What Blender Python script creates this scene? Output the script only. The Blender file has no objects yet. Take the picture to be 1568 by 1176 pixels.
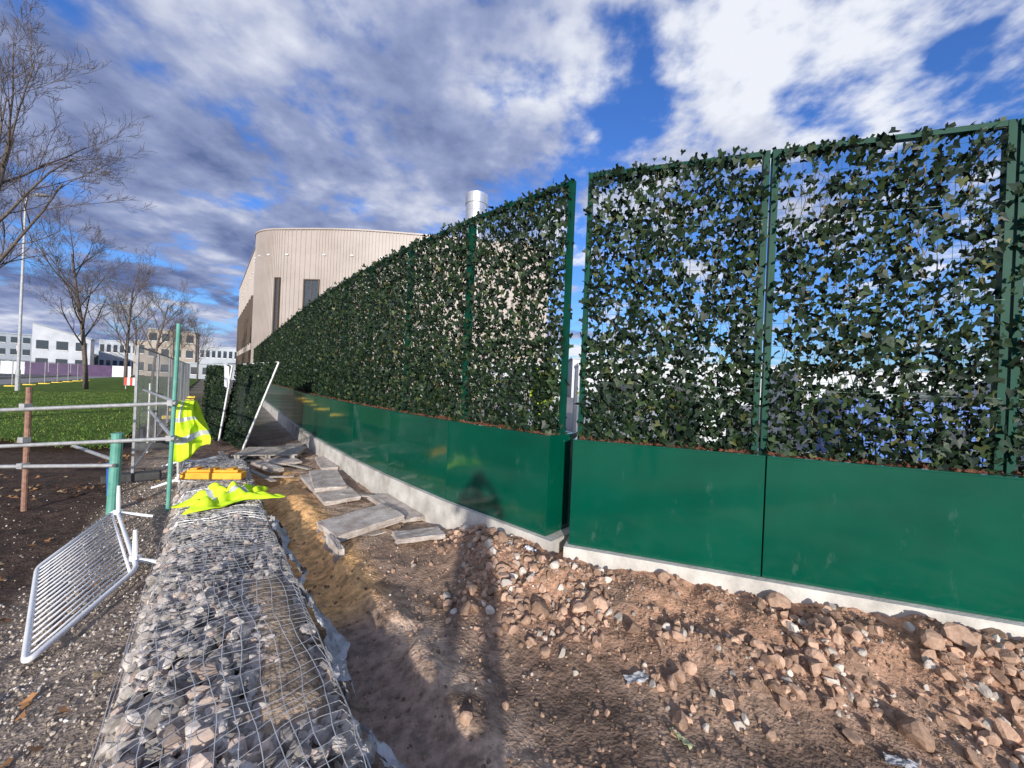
import bpy, bmesh, math, random
import numpy as np
from mathutils import Vector, Matrix, Euler
rng=np.random.default_rng(7); random.seed(7)
scene=bpy.context.scene
COL=scene.collection
A=math.radians(37.6); CA,SA=math.cos(A),math.sin(A)
def ST(s,t): return (CA*s-SA*t, SA*s+CA*t)
def toST(x,y): return CA*x+SA*y, -SA*x+CA*y
def sm(a,b,x):
    k=np.clip((x-a)/(b-a),0,1); return k*k*(3-2*k)

# ---------------------------------------------------------------- noise
def _hash(ix,iy,seed):
    n=(ix.astype(np.int64)*374761393+iy.astype(np.int64)*668265263+seed*974711)&0x7fffffff
    n=((n^(n>>13))*1274126177)&0x7fffffff
    return ((n^(n>>16))&0xffff)/65535.0
def vn(x,y,seed=0):
    x=np.asarray(x,float);y=np.asarray(y,float)
    ix=np.floor(x);iy=np.floor(y);fx=x-ix;fy=y-iy
    fx=fx*fx*(3-2*fx);fy=fy*fy*(3-2*fy)
    a=_hash(ix,iy,seed);b=_hash(ix+1,iy,seed);c=_hash(ix,iy+1,seed);d=_hash(ix+1,iy+1,seed)
    return (a*(1-fx)+b*fx)*(1-fy)+(c*(1-fx)+d*fx)*fy
def fbm(x,y,seed=0,o=4):
    r=0;a=.5;f=1
    for i in range(o):
        r=r+a*vn(x*f,y*f,seed+i);a*=.5;f*=2.03
    return r

# ---------------------------------------------------------------- terrain
def fdist(x,y):
    q=3.73-(.316*x+.949*y); q1=3.17-(.667*x+.747*y)
    return np.maximum(q,q1)
def mound(x,y):
    d=fdist(x,y)
    wob=.35*(fbm(x*1.6,y*1.6,5)-.5)
    return sm(1.35,.2,d+wob)*sm(-1.0,.1,x)*sm(-.6,-.2,d)
def trench(s,t):
    w=.16*(fbm(t*1.3,s*0+3.1,9)-.5)
    return sm(.60,.74,s+w*.4)*(1-sm(.92,1.16,s+w))*(1-sm(8.5,9.2,t))
def H(x,y):
    x=np.asarray(x,float);y=np.asarray(y,float)
    s,t=toST(x,y)
    near=np.exp(-(np.maximum(0,np.hypot(x+1,y-4)-9)/8)**2)
    z=-.10*sm(-.3,-1.1,s)*(1-sm(-6,-12,s)*.6)
    z=z+near*(.09*(fbm(x*1.1,y*1.1,1)-.5)+.045*(fbm(x*6,y*6,2,3)-.5))
    cor=sm(1.0,1.3,s)
    z=z+near*cor*.06*(fbm(x*3,y*3,12,4)-.5)
    g=sm(-.36,-.14,s)*(1-sm(.5,.63,s))*(1-sm(9.2,9.6,t))
    patch=sm(.1,.4,s)*sm(1.8,2.3,t)*(1-sm(3.4,4.2,t))
    z=z*(1-g)+g*(.13-.07*sm(3.6,5.2,t)+.085*patch+.05*(fbm(x*4,y*4,3)-.4))
    tr=trench(s,t)
    dep=.07+.12*sm(3.0,3.8,t)
    z=z-tr*dep*(1-.5*fbm(s*5,t*3,8))
    z=z+.13*np.exp(-((s-.95)/.2)**2)*sm(4.5,5.3,t)*(1-sm(7.2,8.2,t))*(.5+fbm(x*3,y*3,27))
    z=z+near*.07*np.exp(-((s-1.15+.12*(fbm(t*1.7,t*0,71)-.5))/.13)**2)*(1-sm(3.4,4.0,t))*sm(.35,.6,fbm(x*2.2,y*2.2,21))
    m=mound(x,y)
    z=z+m*(.235+.22*(fbm(x*2.3,y*2.3,4,4)-.45)+.10*(fbm(x*7,y*7,14,3)-.45))
    return z
def axis(lo,hi,step,far,gr=1.22):
    a=list(np.arange(lo,hi,step)); d=step;v=a[-1]
    up=[]
    while v<far:
        d*=gr;v+=d;up.append(v)
    d=step;v=lo;dn=[]
    while v>-far:
        d*=gr;v-=d;dn.append(v)
    return np.array(dn[::-1]+a+up)

def np_mesh(name,V,F,mats,midx=None,smooth=False):
    me=bpy.data.meshes.new(name)
    V=np.asarray(V,np.float32);F=np.asarray(F,np.int32)
    n,k=F.shape
    me.vertices.add(len(V));me.vertices.foreach_set('co',V.ravel())
    me.loops.add(n*k);me.loops.foreach_set('vertex_index',F.ravel())
    me.polygons.add(n);me.polygons.foreach_set('loop_start',np.arange(0,n*k,k,dtype=np.int32))
    try: me.polygons.foreach_set('loop_total',np.full(n,k,dtype=np.int32))
    except Exception: pass
    if midx is not None: me.polygons.foreach_set('material_index',np.asarray(midx,np.int32))
    me.polygons.foreach_set('use_smooth',np.full(n,smooth,dtype=bool))
    for m in mats: me.materials.append(m)
    me.update(calc_edges=True);me.validate()
    return me
def link(name,me,parent=None,loc=None,rotz=None):
    o=bpy.data.objects.new(name,me);COL.objects.link(o)
    if parent: o.parent=parent
    if loc is not None:o.location=loc
    if rotz is not None:o.rotation_euler=(0,0,rotz)
    return o
def empty(name,loc=(0,0,0),rotz=0):
    o=bpy.data.objects.new(name,None);COL.objects.link(o);o.location=loc;o.rotation_euler=(0,0,rotz);o.empty_display_size=.2
    return o

class MB:
    def __init__(s): s.v=[];s.f=[];s.m=[]
    def add(s,v,f,m=0):
        b=len(s.v);s.v+= [tuple(p) for p in v];s.f+=[tuple(i+b for i in q) for q in f];s.m+=[m]*len(f)
    def box(s,c,d,m=0,R=None):
        hx,hy,hz=d[0]/2,d[1]/2,d[2]/2
        vs=[Vector((i*hx,j*hy,k*hz)) for i in(-1,1) for j in(-1,1) for k in(-1,1)]
        if R is not None: vs=[R@v for v in vs]
        c=Vector(c);vs=[v+c for v in vs]
        s.add(vs,[(0,1,3,2),(4,6,7,5),(0,4,5,1),(2,3,7,6),(0,2,6,4),(1,5,7,3)],m)
    def bx(s,x0,x1,y0,y1,z0,z1,m=0): s.box(((x0+x1)/2,(y0+y1)/2,(z0+z1)/2),(x1-x0,y1-y0,z1-z0),m)
    def tube(s,p0,p1,r0,r1=None,n=6,m=0,cap=True):
        if r1 is None:r1=r0
        p0=Vector(p0);p1=Vector(p1);d=(p1-p0)
        if d.length<1e-6:return
        d.normalize();a=d.orthogonal().normalized();b=d.cross(a)
        vs=[]
        for p,r in((p0,r0),(p1,r1)):
            for i in range(n):
                an=2*math.pi*i/n;vs.append(p+a*(r*math.cos(an))+b*(r*math.sin(an)))
        fs=[(i,(i+1)%n,n+(i+1)%n,n+i) for i in range(n)]
        if cap: fs+=[tuple(range(n))[::-1],tuple(range(n,2*n))]
        s.add(vs,fs,m)
    def path(s,pts,r,n=6,m=0):
        pts=[Vector(p) for p in pts];rings=[];L=len(pts)
        ref=None;vs=[]
        for i,p in enumerate(pts):
            d=(pts[min(i+1,L-1)]-pts[max(i-1,0)]).normalized()
            if ref is None: ref=d.orthogonal().normalized()
            a=(ref-d*ref.dot(d)).normalized();ref=a;b=d.cross(a)
            rr=r[i] if isinstance(r,(list,tuple)) else r
            for k in range(n):
                an=2*math.pi*k/n;vs.append(p+a*(rr*math.cos(an))+b*(rr*math.sin(an)))
        fs=[]
        for i in range(L-1):
            for k in range(n): fs.append((i*n+k,i*n+(k+1)%n,(i+1)*n+(k+1)%n,(i+1)*n+k))
        fs+=[tuple(range(n))[::-1],tuple(range((L-1)*n,L*n))]
        s.add(vs,fs,m)
    def mesh(s,name,mats,smooth=False):
        me=bpy.data.meshes.new(name);me.from_pydata(s.v,[],s.f)
        for m in mats:me.materials.append(m)
        me.polygons.foreach_set('material_index',s.m)
        me.polygons.foreach_set('use_smooth',[smooth]*len(s.f));me.update()
        return me
    def obj(s,name,mats,parent=None,smooth=False,bevel=0,loc=None,rotz=None):
        o=link(name,s.mesh(name,mats,smooth),parent,loc,rotz)
        if bevel:
            b=o.modifiers.new('bev','BEVEL');b.width=bevel;b.segments=2;b.limit_method='ANGLE'
        return o

# ---------------------------------------------------------------- materials
def pmat(name,c1,c2=None,rough=.7,scale=6,bump=0,bscale=40,island=0,metal=0,coat=0,detail=4,contrast=(.35,.65),spec=.5,bdist=.02,c3=None,attr=None,scuff=0):
    m=bpy.data.materials.new(name);m.use_nodes=True;nt=m.node_tree;N=nt.nodes;L=nt.links
    p=N['Principled BSDF'];p.inputs['Roughness'].default_value=rough;p.inputs['Metallic'].default_value=metal
    p.inputs['Specular IOR Level'].default_value=spec
    if coat:
        p.inputs['Coat Weight'].default_value=coat;p.inputs['Coat Roughness'].default_value=.08
    tc=N.new('ShaderNodeTexCoord')
    if c2 is None:c2=tuple(min(1,v*1.25) for v in c1)
    nz=N.new('ShaderNodeTexNoise');nz.inputs['Scale'].default_value=scale;nz.inputs['Detail'].default_value=detail;nz.inputs['Roughness'].default_value=.6
    L.new(tc.outputs['Object'],nz.inputs['Vector'])
    rp=N.new('ShaderNodeValToRGB');rp.color_ramp.elements[0].position=contrast[0];rp.color_ramp.elements[1].position=contrast[1]
    rp.color_ramp.elements[0].color=(*c1,1);rp.color_ramp.elements[1].color=(*c2,1)
    L.new(nz.outputs['Fac'],rp.inputs['Fac']);out=rp.outputs['Color']
    if attr:
        at=N.new('ShaderNodeAttribute');at.attribute_name=attr
        mx=N.new('ShaderNodeMix');mx.data_type='RGBA';mx.blend_type='MULTIPLY';mx.inputs[0].default_value=1
        L.new(at.outputs['Color'],mx.inputs[6]);L.new(out,mx.inputs[7]);out=mx.outputs[2]
    if scuff:
        ms=N.new('ShaderNodeMapping');ms.inputs['Scale'].default_value=(1,1,.35);L.new(tc.outputs['Object'],ms.inputs[0])
        nq=N.new('ShaderNodeTexNoise');nq.inputs['Scale'].default_value=7;nq.inputs['Detail'].default_value=7;nq.inputs['Roughness'].default_value=.7;L.new(ms.outputs[0],nq.inputs['Vector'])
        rq=N.new('ShaderNodeValToRGB');rq.color_ramp.elements[0].position=.60;rq.color_ramp.elements[0].color=(0,0,0,1);rq.color_ramp.elements[1].position=.80;rq.color_ramp.elements[1].color=(scuff,)*3+(1,)
        L.new(nq.outputs['Fac'],rq.inputs[0])
        mq=N.new('ShaderNodeMix');mq.data_type='RGBA';L.new(rq.outputs[0],mq.inputs[0]);L.new(out,mq.inputs[6]);mq.inputs[7].default_value=(.2,.27,.24,1);out=mq.outputs[2]
        ra=N.new('ShaderNodeMath');ra.operation='MULTIPLY_ADD';ra.inputs[1].default_value=.5;ra.inputs[2].default_value=rough;L.new(rq.outputs[0],ra.inputs[0]);L.new(ra.outputs[0],p.inputs['Roughness'])
    if island:
        g=N.new('ShaderNodeNewGeometry')
        mr=N.new('ShaderNodeMapRange');mr.inputs[3].default_value=1-island;mr.inputs[4].default_value=1+island
        L.new(g.outputs['Random Per Island'],mr.inputs[0])
        if c3 is not None:
            r3=N.new('ShaderNodeValToRGB');r3.color_ramp.interpolation='CONSTANT'
            e=r3.color_ramp.elements;e[0].color=(0,0,0,1);e[1].position=.85;e[1].color=(1,1,1,1)
            mu=N.new('ShaderNodeMath');mu.operation='MULTIPLY';mu.inputs[1].default_value=7.31
            fr=N.new('ShaderNodeMath');fr.operation='FRACT'
            L.new(g.outputs['Random Per Island'],mu.inputs[0]);L.new(mu.outputs[0],fr.inputs[0]);L.new(fr.outputs[0],r3.inputs[0])
            m3=N.new('ShaderNodeMix');m3.data_type='RGBA';L.new(r3.outputs[0],m3.inputs[0]);L.new(out,m3.inputs[6]);m3.inputs[7].default_value=(*c3,1);out=m3.outputs[2]
        vm=N.new('ShaderNodeVectorMath');vm.operation='SCALE';L.new(out,vm.inputs[0]);L.new(mr.outputs[0],vm.inputs['Scale']);out=vm.outputs[0]
    L.new(out,p.inputs['Base Color'])
    if bump:
        n2=N.new('ShaderNodeTexNoise');n2.inputs['Scale'].default_value=bscale;n2.inputs['Detail'].default_value=3
        L.new(tc.outputs['Object'],n2.inputs['Vector'])
        b=N.new('ShaderNodeBump');b.inputs['Strength'].default_value=bump;b.inputs['Distance'].default_value=bdist
        L.new(n2.outputs['Fac'],b.inputs['Height']);L.new(b.outputs['Normal'],p.inputs['Normal'])
    return m
M_ground=pmat('ground_soil',(.58,.58,.58),(1.36,1.33,1.30),rough=.95,scale=13,bump=.9,bscale=48,attr='Col',detail=7,spec=.15,bdist=.02)
M_rub=pmat('rubble_stone',(.30,.19,.13),(.48,.32,.23),rough=.9,scale=22,bump=.4,bscale=70,island=.42,c3=(.50,.44,.38),spec=.2,bdist=.008)
M_clod=pmat('soil_clods',(.21,.14,.10),(.36,.24,.17),rough=.95,scale=20,island=.4,c3=(.42,.35,.30),spec=.1,detail=2)
M_gab=pmat('gabion_stone',(.255,.225,.20),(.47,.425,.39),rough=.85,scale=24,bump=.4,bscale=80,island=.45,c3=(.44,.34,.28),spec=.25,bdist=.006)
M_peb=pmat('pebbles',(.27,.225,.18),(.48,.41,.34),rough=.8,scale=30,island=.5,c3=(.55,.52,.5),spec=.25,detail=2)
M_wire=pmat('galvanised_wire',(.5,.5,.5),(.65,.65,.65),rough=.45,metal=.4)
M_pwire=pmat('panel_wire',(.06,.13,.10),(.10,.17,.13),rough=.5,spec=.3)
M_steel=pmat('galvanised_steel',(.42,.42,.42),(.58,.58,.57),rough=.45,metal=.5,scale=12)
M_rust=pmat('rusty_steel',(.2,.1,.07),(.35,.2,.14),rough=.8,scale=14,bump=.3)
M_green=pmat('green_paint',(.0003,.060,.036),(.0008,.078,.046),rough=.09,scale=1.2,bump=.08,bscale=1.8,spec=.7,bdist=.03,scuff=.25)
M_frame=pmat('green_frame_paint',(.001,.042,.026),(.002,.056,.034),rough=.5,scale=5,spec=.15)
M_teal=pmat('teal_plastic',(.08,.28,.22),(.14,.36,.29),rough=.5,scale=8)
M_conc=pmat('concrete',(.38,.355,.32),(.64,.61,.56),rough=.85,scale=3.5,bump=.5,bscale=35,spec=.25,bdist=.01,detail=8)
M_slab=pmat('paving_slab',(.34,.28,.24),(.58,.52,.47),rough=.9,scale=6,bump=.5,bscale=30,spec=.2,bdist=.012,detail=8)
M_mulch=pmat('mulch_soil',(.085,.038,.024),(.19,.085,.05),rough=.95,scale=40,bump=1,bscale=60,island=.4,spec=.1)
M_white=pmat('white_powder_coat',(.72,.73,.74),(.82,.82,.83),rough=.4,scale=8)
M_hv=pmat('hi_vis_fabric',(.50,.76,.01),(.68,.92,.03),rough=.7,scale=9,bump=.6,bscale=10)
M_silver=pmat('reflective_tape',(.5,.52,.52),(.65,.65,.65),rough=.35,metal=.3)
M_memb=pmat('geotextile',(.3,.3,.3),(.55,.55,.56),rough=.85,scale=9,bump=.6,bscale=25)
M_bark=pmat('bark',(.085,.065,.055),(.17,.135,.115),rough=.9,scale=10)
M_wood=pmat('weathered_wood',(.25,.22,.19),(.42,.38,.34),rough=.85,scale=9,bump=.3)
M_orange=pmat('orange_plastic',(.75,.33,.02),(.9,.45,.04),rough=.5)
M_yellow=pmat('yellow_plastic',(.8,.55,.05),(.9,.65,.08),rough=.5)
M_dark=pmat('black_rubber',(.03,.03,.03),(.06,.06,.06),rough=.8)
M_stem=pmat('ivy_stem',(.16,.12,.06),(.28,.22,.12),rough=.8,scale=20)
M_grass=pmat('lawn_grass',(.055,.10,.016),(.13,.20,.036),rough=.9,scale=1.3,bump=1,bscale=40,spec=.1,detail=8)
M_blade=pmat('grass_blade',(.065,.13,.018),(.15,.24,.045),rough=.8,scale=1.0,island=.4,spec=.2,c3=(.26,.25,.08))
M_dead=pmat('fallen_leaf',(.16,.07,.03),(.32,.16,.06),rough=.8,scale=8,island=.5,c3=(.4,.3,.15))
M_asph=pmat('asphalt',(.05,.05,.052),(.075,.075,.078),rough=.9,scale=3,bump=.3,bscale=80)
M_path=pmat('footpath',(.2,.19,.18),(.27,.26,.25),rough=.9,scale=3)
M_paper=pmat('paper',(.75,.76,.8),(.82,.82,.85),rough=.6)
M_clad=pmat('metal_cladding',(.37,.315,.28),(.42,.36,.325),rough=.5,scale=.4,metal=0,detail=3)
M_brown=pmat('bronze_trim',(.07,.05,.035),(.1,.07,.05),rough=.5)
M_glass=pmat('window_glass',(.03,.04,.05),(.05,.06,.08),rough=.08,spec=.8)
M_gold=pmat('amber_panel',(.42,.25,.07),(.5,.32,.1),rough=.4)
M_wwall=pmat('white_cladding',(.46,.48,.51),(.60,.62,.65),rough=.6,scale=.5)
M_grey=pmat('grey_cladding',(.28,.31,.35),(.36,.4,.45),rough=.5,scale=.3)
M_tan=pmat('tan_render',(.36,.31,.25),(.43,.37,.31),rough=.8,scale=.5)
M_purple=pmat('purple_hoarding',(.08,.045,.11),(.12,.065,.15),rough=.7,scale=1)
M_blue=pmat('blue_steel',(.02,.10,.38),(.04,.15,.5),rough=.5,scale=2)
M_red=pmat('red_plastic',(.6,.05,.03),(.7,.08,.05),rough=.5)
M_edge=pmat('panel_edge',(.62,.62,.6),(.75,.75,.73),rough=.5)
M_haze=pmat('far_trees',(.05,.05,.045),(.1,.095,.08),rough=1,scale=.3)
M_back=pmat('panel_backing',(.012,.02,.012),(.02,.035,.02),rough=.9,scale=9)

def leaf_mat():
    m=bpy.data.materials.new('ivy_leaf');m.use_nodes=True;nt=m.node_tree;N=nt.nodes;L=nt.links
    p=N['Principled BSDF'];p.inputs['Roughness'].default_value=.48;p.inputs['Specular IOR Level'].default_value=.28
    g=N.new('ShaderNodeNewGeometry');rp=N.new('ShaderNodeValToRGB');e=rp.color_ramp.elements
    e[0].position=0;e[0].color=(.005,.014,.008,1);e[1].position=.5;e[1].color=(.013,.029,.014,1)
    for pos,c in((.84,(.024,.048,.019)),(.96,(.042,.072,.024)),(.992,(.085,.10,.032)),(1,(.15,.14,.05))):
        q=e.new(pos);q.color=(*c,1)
    L.new(g.outputs['Random Per Island'],rp.inputs['Fac']);L.new(rp.outputs['Color'],p.inputs['Base Color'])
    return m
M_leaf=leaf_mat()

# ---------------------------------------------------------------- ground sheet
xs=axis(-7.2,5.0,.035,1500);ys=axis(.5,9.2,.035,1500)
X,Y=np.meshgrid(xs,ys);Z=H(X,Y)
nx,ny=len(xs),len(ys)
V=np.stack([X.ravel(),Y.ravel(),Z.ravel()],1)
i=np.arange((ny-1)*(nx-1));r=i//(nx-1);c=i%(nx-1);b=r*nx+c
F=np.stack([b,b+1,b+nx+1,b+nx],1)
me=np_mesh('ground',V,F,[M_ground],smooth=True)
s_,t_=toST(X,Y)
def C(v): return np.array(v)[None,None,:]
def mixc(a,b,w): return a*(1-w[...,None])+b*w[...,None]
n1=fbm(X*2.2,Y*2.2,31,5);n2=fbm(X*.7,Y*.7,33,4);n3=fbm(X*5,Y*5,35,4)
col=np.ones(X.shape+(3,))*C((.30,.21,.155))
col=mixc(col,C((.175,.122,.092)),sm(.42,.60,n1))
col=mixc(col,C((.44,.26,.17)),np.clip(mound(X,Y)*1.1,0,1)*sm(.2,.55,n1+.1))
corr=np.exp(-((s_-1.16+.3*(n2-.5))/.22)**2)*(1-sm(3.4,4.2,t_))
col=mixc(col,C((.60,.44,.33)),np.clip(corr*sm(.36,.56,n3+.1),0,1)*.85)  # pale sandy streaks; colour also paints in the sunlight caught by the trench rim
col=mixc(col,C((.48,.36,.27)),sm(1.0,1.2,s_)*sm(3.6,4.5,t_)*sm(.35,.5,n1)*.8)
tr=trench(s_,t_)
col=mixc(col,C((.80,.47,.21)),np.clip(sm(.55,.75,s_)*(1-sm(1.15,1.45,s_)),0,1)*sm(2.8,3.5,t_)*(1-sm(8.2,9.5,t_)))
col=mixc(col,C((.30,.22,.175)),tr*(1-sm(2.8,3.4,t_)))
gb=sm(-.36,-.2,s_)*(1-sm(.55,.66,s_))*(1-sm(9.2,10,t_))
col=mixc(col,C((.32,.245,.18)),gb)
lf=sm(-.3,-.42,s_)
col=mixc(col,C((.26,.21,.17)),lf)
soil=sm(-1.0,-1.3,s_+.5*(n2-.5))*sm(2.0,2.8,Y)
col=mixc(col,C((.08,.055,.042)),soil)
far=sm(9.5,14,Y)
col=mixc(col,C((.13,.12,.075)),far*(1-sm(1.5,2.5,s_)))
beh=sm(0,-.6,fdist(X,Y))*sm(1.8,2.4,s_)
col=mixc(col,C((.30,.29,.28)),beh)
ca=me.color_attributes.new('Col','FLOAT_COLOR','POINT')
ca.data.foreach_set('color',np.concatenate([col.reshape(-1,3),np.ones((col.size//3,1))],1).astype(np.float32).ravel())
link('ground',me)

# ---------------------------------------------------------------- rocks
def ico(sub):
    bm=bmesh.new();bmesh.ops.create_icosphere(bm,subdivisions=sub,radius=1)
    v=np.array([q.co[:] for q in bm.verts]);f=np.array([[w.index for w in q.verts] for q in bm.faces]);bm.free();return v,f
ICO={k:ico(k) for k in(1,2,3)}
def rotm(n):
    q=rng.normal(size=(n,4));q/=np.linalg.norm(q,axis=1)[:,None];w,x,y,z=q.T
    return np.stack([1-2*(y*y+z*z),2*(x*y-w*z),2*(x*z+w*y),2*(x*y+w*z),1-2*(x*x+z*z),2*(y*z-w*x),2*(x*z-w*y),2*(y*z+w*x),1-2*(x*x+y*y)],1).reshape(n,3,3)
def rocks(pos,size,sub,planes=7,an=(.6,1.15),dd=(.35,.75)):
    T,F=ICO[sub];n=len(pos);m=len(T)
    V=np.repeat(T[None],n,0).copy()
    for k in range(planes):
        nn=rng.normal(size=(n,1,3));nn/=np.linalg.norm(nn,axis=2,keepdims=True)
        d=rng.uniform(dd[0],dd[1],(n,1));dt=(V*nn).sum(2)-d
        V-=np.maximum(dt,0)[...,None]*nn
    V*=1+(.03 if sub>1 else .12)*rng.normal(size=(n,m,1))
    V*=rng.uniform(an[0],an[1],(n,1,3));V=np.einsum('nij,nmj->nmi',rotm(n),V)
    V=V*size[:,None,None]*1.2+pos[:,None,:]
    FF=(F[None]+(np.arange(n)*m)[:,None,None]).reshape(-1,3)
    return V.reshape(-1,3),FF
def join(parts):
    Vs=[];Fs=[];o=0
    for v,f in parts: Vs.append(v);Fs.append(f+o);o+=len(v)
    return np.concatenate(Vs),np.concatenate(Fs)
GW=.45;GC=.16
def gprof(s,t):
    c=np.abs(s-GC)/GW
    return .27-.09*sm(3.6,5.4,t)-.03*c**2-.20*sm(.90,1.12,c)+.055*(fbm(s*2.5,t*2.5,41)-.5)
parts=[]
for (t0,t1,n,sub) in((.7,4.0,1500,2),(4.0,9.3,1900,1)):
    s=rng.uniform(-.29,.58,n);t=rng.uniform(t0,t1,n)
    sz=rng.uniform(.028,.062,n)*rng.choice([1,1,1.3],n)
    x,y=ST(s,t);patch=sm(.05,.3,s)*sm(1.7,2.2,t)*(1-sm(3.6,4.3,t))
    z=gprof(s,t)-sz*.8-rng.uniform(0,.035,n)-.055*patch
    parts.append(rocks(np.stack([x,y,z],1),sz,sub))
for side in(-.285,.575):
    n=520;t=rng.uniform(.7,9.3,n);s=side+rng.uniform(-.02,.02,n);x,y=ST(s,t);sz=rng.uniform(.03,.055,n)
    parts.append(rocks(np.stack([x,y,rng.uniform(0,.17,n)-.09*sm(3.6,5.4,t)],1),sz,2))
v,f=join(parts)
gab=empty('gabion_basket')
link('stone_fill',np_mesh('stone_fill',v,f,[M_gab]),gab)
w=MB()
P=.072
def gpt(s,t):
    x,y=ST(s,t);return (x,y,float(gprof(np.array(s),np.array(t)))+.012+.010*math.sin(t*9+s*5)+.012*math.sin(t*3.1-s*9))
ss=[-.33+i*.049 for i in range(20)]
for k in range(int(8.6/P)):
    t=.75+k*P
    if random.random()<.05: continue
    sk=.18*math.sin(t*.8)
    pts=[gpt(a,t+sk*a+.016*math.sin(a*14+k)+random.gauss(0,.004)) for a in ss]
    x,y=ST(-.36,t-sk*.33);pts=[(x,y,-.02)]+pts
    w.path(pts,.0020 if t<4 else .0026,3)
for k in range(13):
    a=-.33+k*P*1.02
    w.path([gpt(a+.018*math.sin(j*.21*3+k)+.03*math.sin(j*.1+1)+random.gauss(0,.003),.75+j*.1) for j in range(86)],.0020,3)
for a in(-.34,.61):
    w.path([gpt(a*.96,.75+j*.1) for j in range(86)],.0035,4)
for zz in(.03,.10,.17):
    w.path([(*ST(-.345,.75+j*.1),zz+.01*math.sin(j)-.09*float(sm(3.6,5.4,.75+j*.1))) for j in range(86)],.002,3)
w.obj('wire_mesh',[M_wire],gab)
mb=MB()
rows=[]
NT=190
for j in range(NT):
    t=.7+j*.026;row=[]
    wid=.010+.014*float(fbm(np.array(t*1.7),np.array(2.2),12))*2*(1.4 if t<1.9 else 1)
    for k in range(7):
        s=.600+wid*k+.025*math.sin(t*5.1)+.018*math.sin(t*17+k)+.012*random.random()
        z=.22-.09*float(sm(3.6,5.4,t))-.033*k+.030*math.sin(t*11+k*1.7)+.03*random.random()
        x,y=ST(s,t);z=max(z,float(H(x,y))+.008)
        row.append((x,y,z))
    rows.append(row)
vs=[p for r_ in rows for p in r_]
fs=[(j*7+k,j*7+k+1,(j+1)*7+k+1,(j+1)*7+k) for j in range(NT-1) for k in range(6) if (fbm(np.array(j*.08),np.array(k*.3),3)>.43+.06*(k/6))]
mb.add(vs,fs);mb.obj('geotextile_membrane',[M_memb],smooth=True)

def scatter(n,x0,x1,y0,y1,wf):
    x=rng.uniform(x0,x1,n);y=rng.uniform(y0,y1,n);w=wf(x,y);k=rng.uniform(0,1,n)<w
    return x[k],y[k]
x,y=scatter(32000,-1.3,5,1.2,5,lambda x,y:np.clip(mound(x,y)**.7,0,1)*(fdist(x,y)>.09)*(.09+.91*sm(.42,.60,fbm(x*1.6,y*1.6,51)))*.75)
sz=.007+.044*rng.random(len(x))**2.9
big=rng.random(len(x))<.03;sz[big]=np.minimum(sz[big]*2.2,.075)
sb=sz>.017
P_=np.stack([x,y,H(x,y)+sz*.3],1)
p1=rocks(P_[sb],sz[sb],2);p1b=rocks(P_[~sb],sz[~sb],1,planes=3)
x,y=scatter(2000,-1.3,5,1.2,5,lambda x,y:sm(1.0,1.25,toST(x,y)[0])*(fdist(x,y)>.1)*sm(.6,1.1,fdist(x,y))*.3)
sz2=.007+.026*rng.random(len(x))**2.3
p2=rocks(np.stack([x,y,H(x,y)+sz2*.25],1),sz2,2)
v,f=join([p1,p1b,p2]);link('rubble_pile',np_mesh('rubble_pile',v,f,[M_rub]))
x,y=scatter(60000,-5,5,1.0,8,lambda x,y:sm(.62,.8,toST(x,y)[0])*(fdist(x,y)>.1)*(.3+.7*mound(x,y))*np.clip(1.8-.28*y,.15,1))
sz=.0028+.012*rng.random(len(x))**2.2
v,f=rocks(np.stack([x,y,H(x,y)+sz*.3],1),sz,1,planes=0,an=(.5,1.2));link('soil_clods',np_mesh('soil_clods',v,f,[M_clod]))
def lw(x,y):
    s,t=toST(x,y);n=fbm(x*.7,y*.7,33,4)
    return sm(-.30,-.36,s)*(1-.93*sm(-1.0,-1.3,s+.5*(n-.5))*sm(2.0,2.8,y))*np.clip(1.5-.17*y,.15,1)
x,y=scatter(46000,-7,-.6,1.0,9,lw)
sz=.004+.008*rng.random(len(x))**1.5
v,f=rocks(np.stack([x,y,H(x,y)+sz*.3],1),sz,1,planes=2);link('gravel',np_mesh('gravel',v,f,[M_peb]))
LEAF=np.array([(0,.08),(.36,.34),(.56,-.02),(.30,-.22),(0,-.76),(-.30,-.22),(-.56,-.02),(-.36,.34)])
LZ=np.array([0,.10,.16,.06,-.05,.06,.16,.10])
def leaves(pos,size,R):
    n=len(pos);T=np.concatenate([LEAF,LZ[:,None]],1)
    T=np.repeat(T[None],n,0).copy();T[:,:,2]*=rng.uniform(-.6,2,(n,1));T[:,:,0]*=rng.uniform(.8,1.15,(n,1))
    T[:,:,:2]*=rng.uniform(.9,1.1,(n,8,1))
    V=np.einsum('nij,nmj->nmi',R,T)*size[:,None,None]+pos[:,None,:]
    return V.reshape(-1,3),None
def leafmesh_tris(n):
    o=(np.arange(n)*8)[:,None]
    tr=[(0,2,1),(0,3,2),(0,4,3),(0,5,4),(0,6,5),(0,7,6)]
    return np.concatenate([o+np.array([q]) for q in tr],0)
def euler_R(ax,ay,az):
    cx,sx,cy,sy,cz,sz=np.cos(ax),np.sin(ax),np.cos(ay),np.sin(ay),np.cos(az),np.sin(az);n=len(ax)
    Rx=np.zeros((n,3,3));Rx[:,0,0]=1;Rx[:,1,1]=cx;Rx[:,1,2]=-sx;Rx[:,2,1]=sx;Rx[:,2,2]=cx
    Ry=np.zeros((n,3,3));Ry[:,1,1]=1;Ry[:,0,0]=cy;Ry[:,0,2]=sy;Ry[:,2,0]=-sy;Ry[:,2,2]=cy
    Rz=np.zeros((n,3,3));Rz[:,2,2]=1;Rz[:,0,0]=cz;Rz[:,0,1]=-sz;Rz[:,1,0]=sz;Rz[:,1,1]=cz
    return Rz@Ry@Rx
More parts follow.
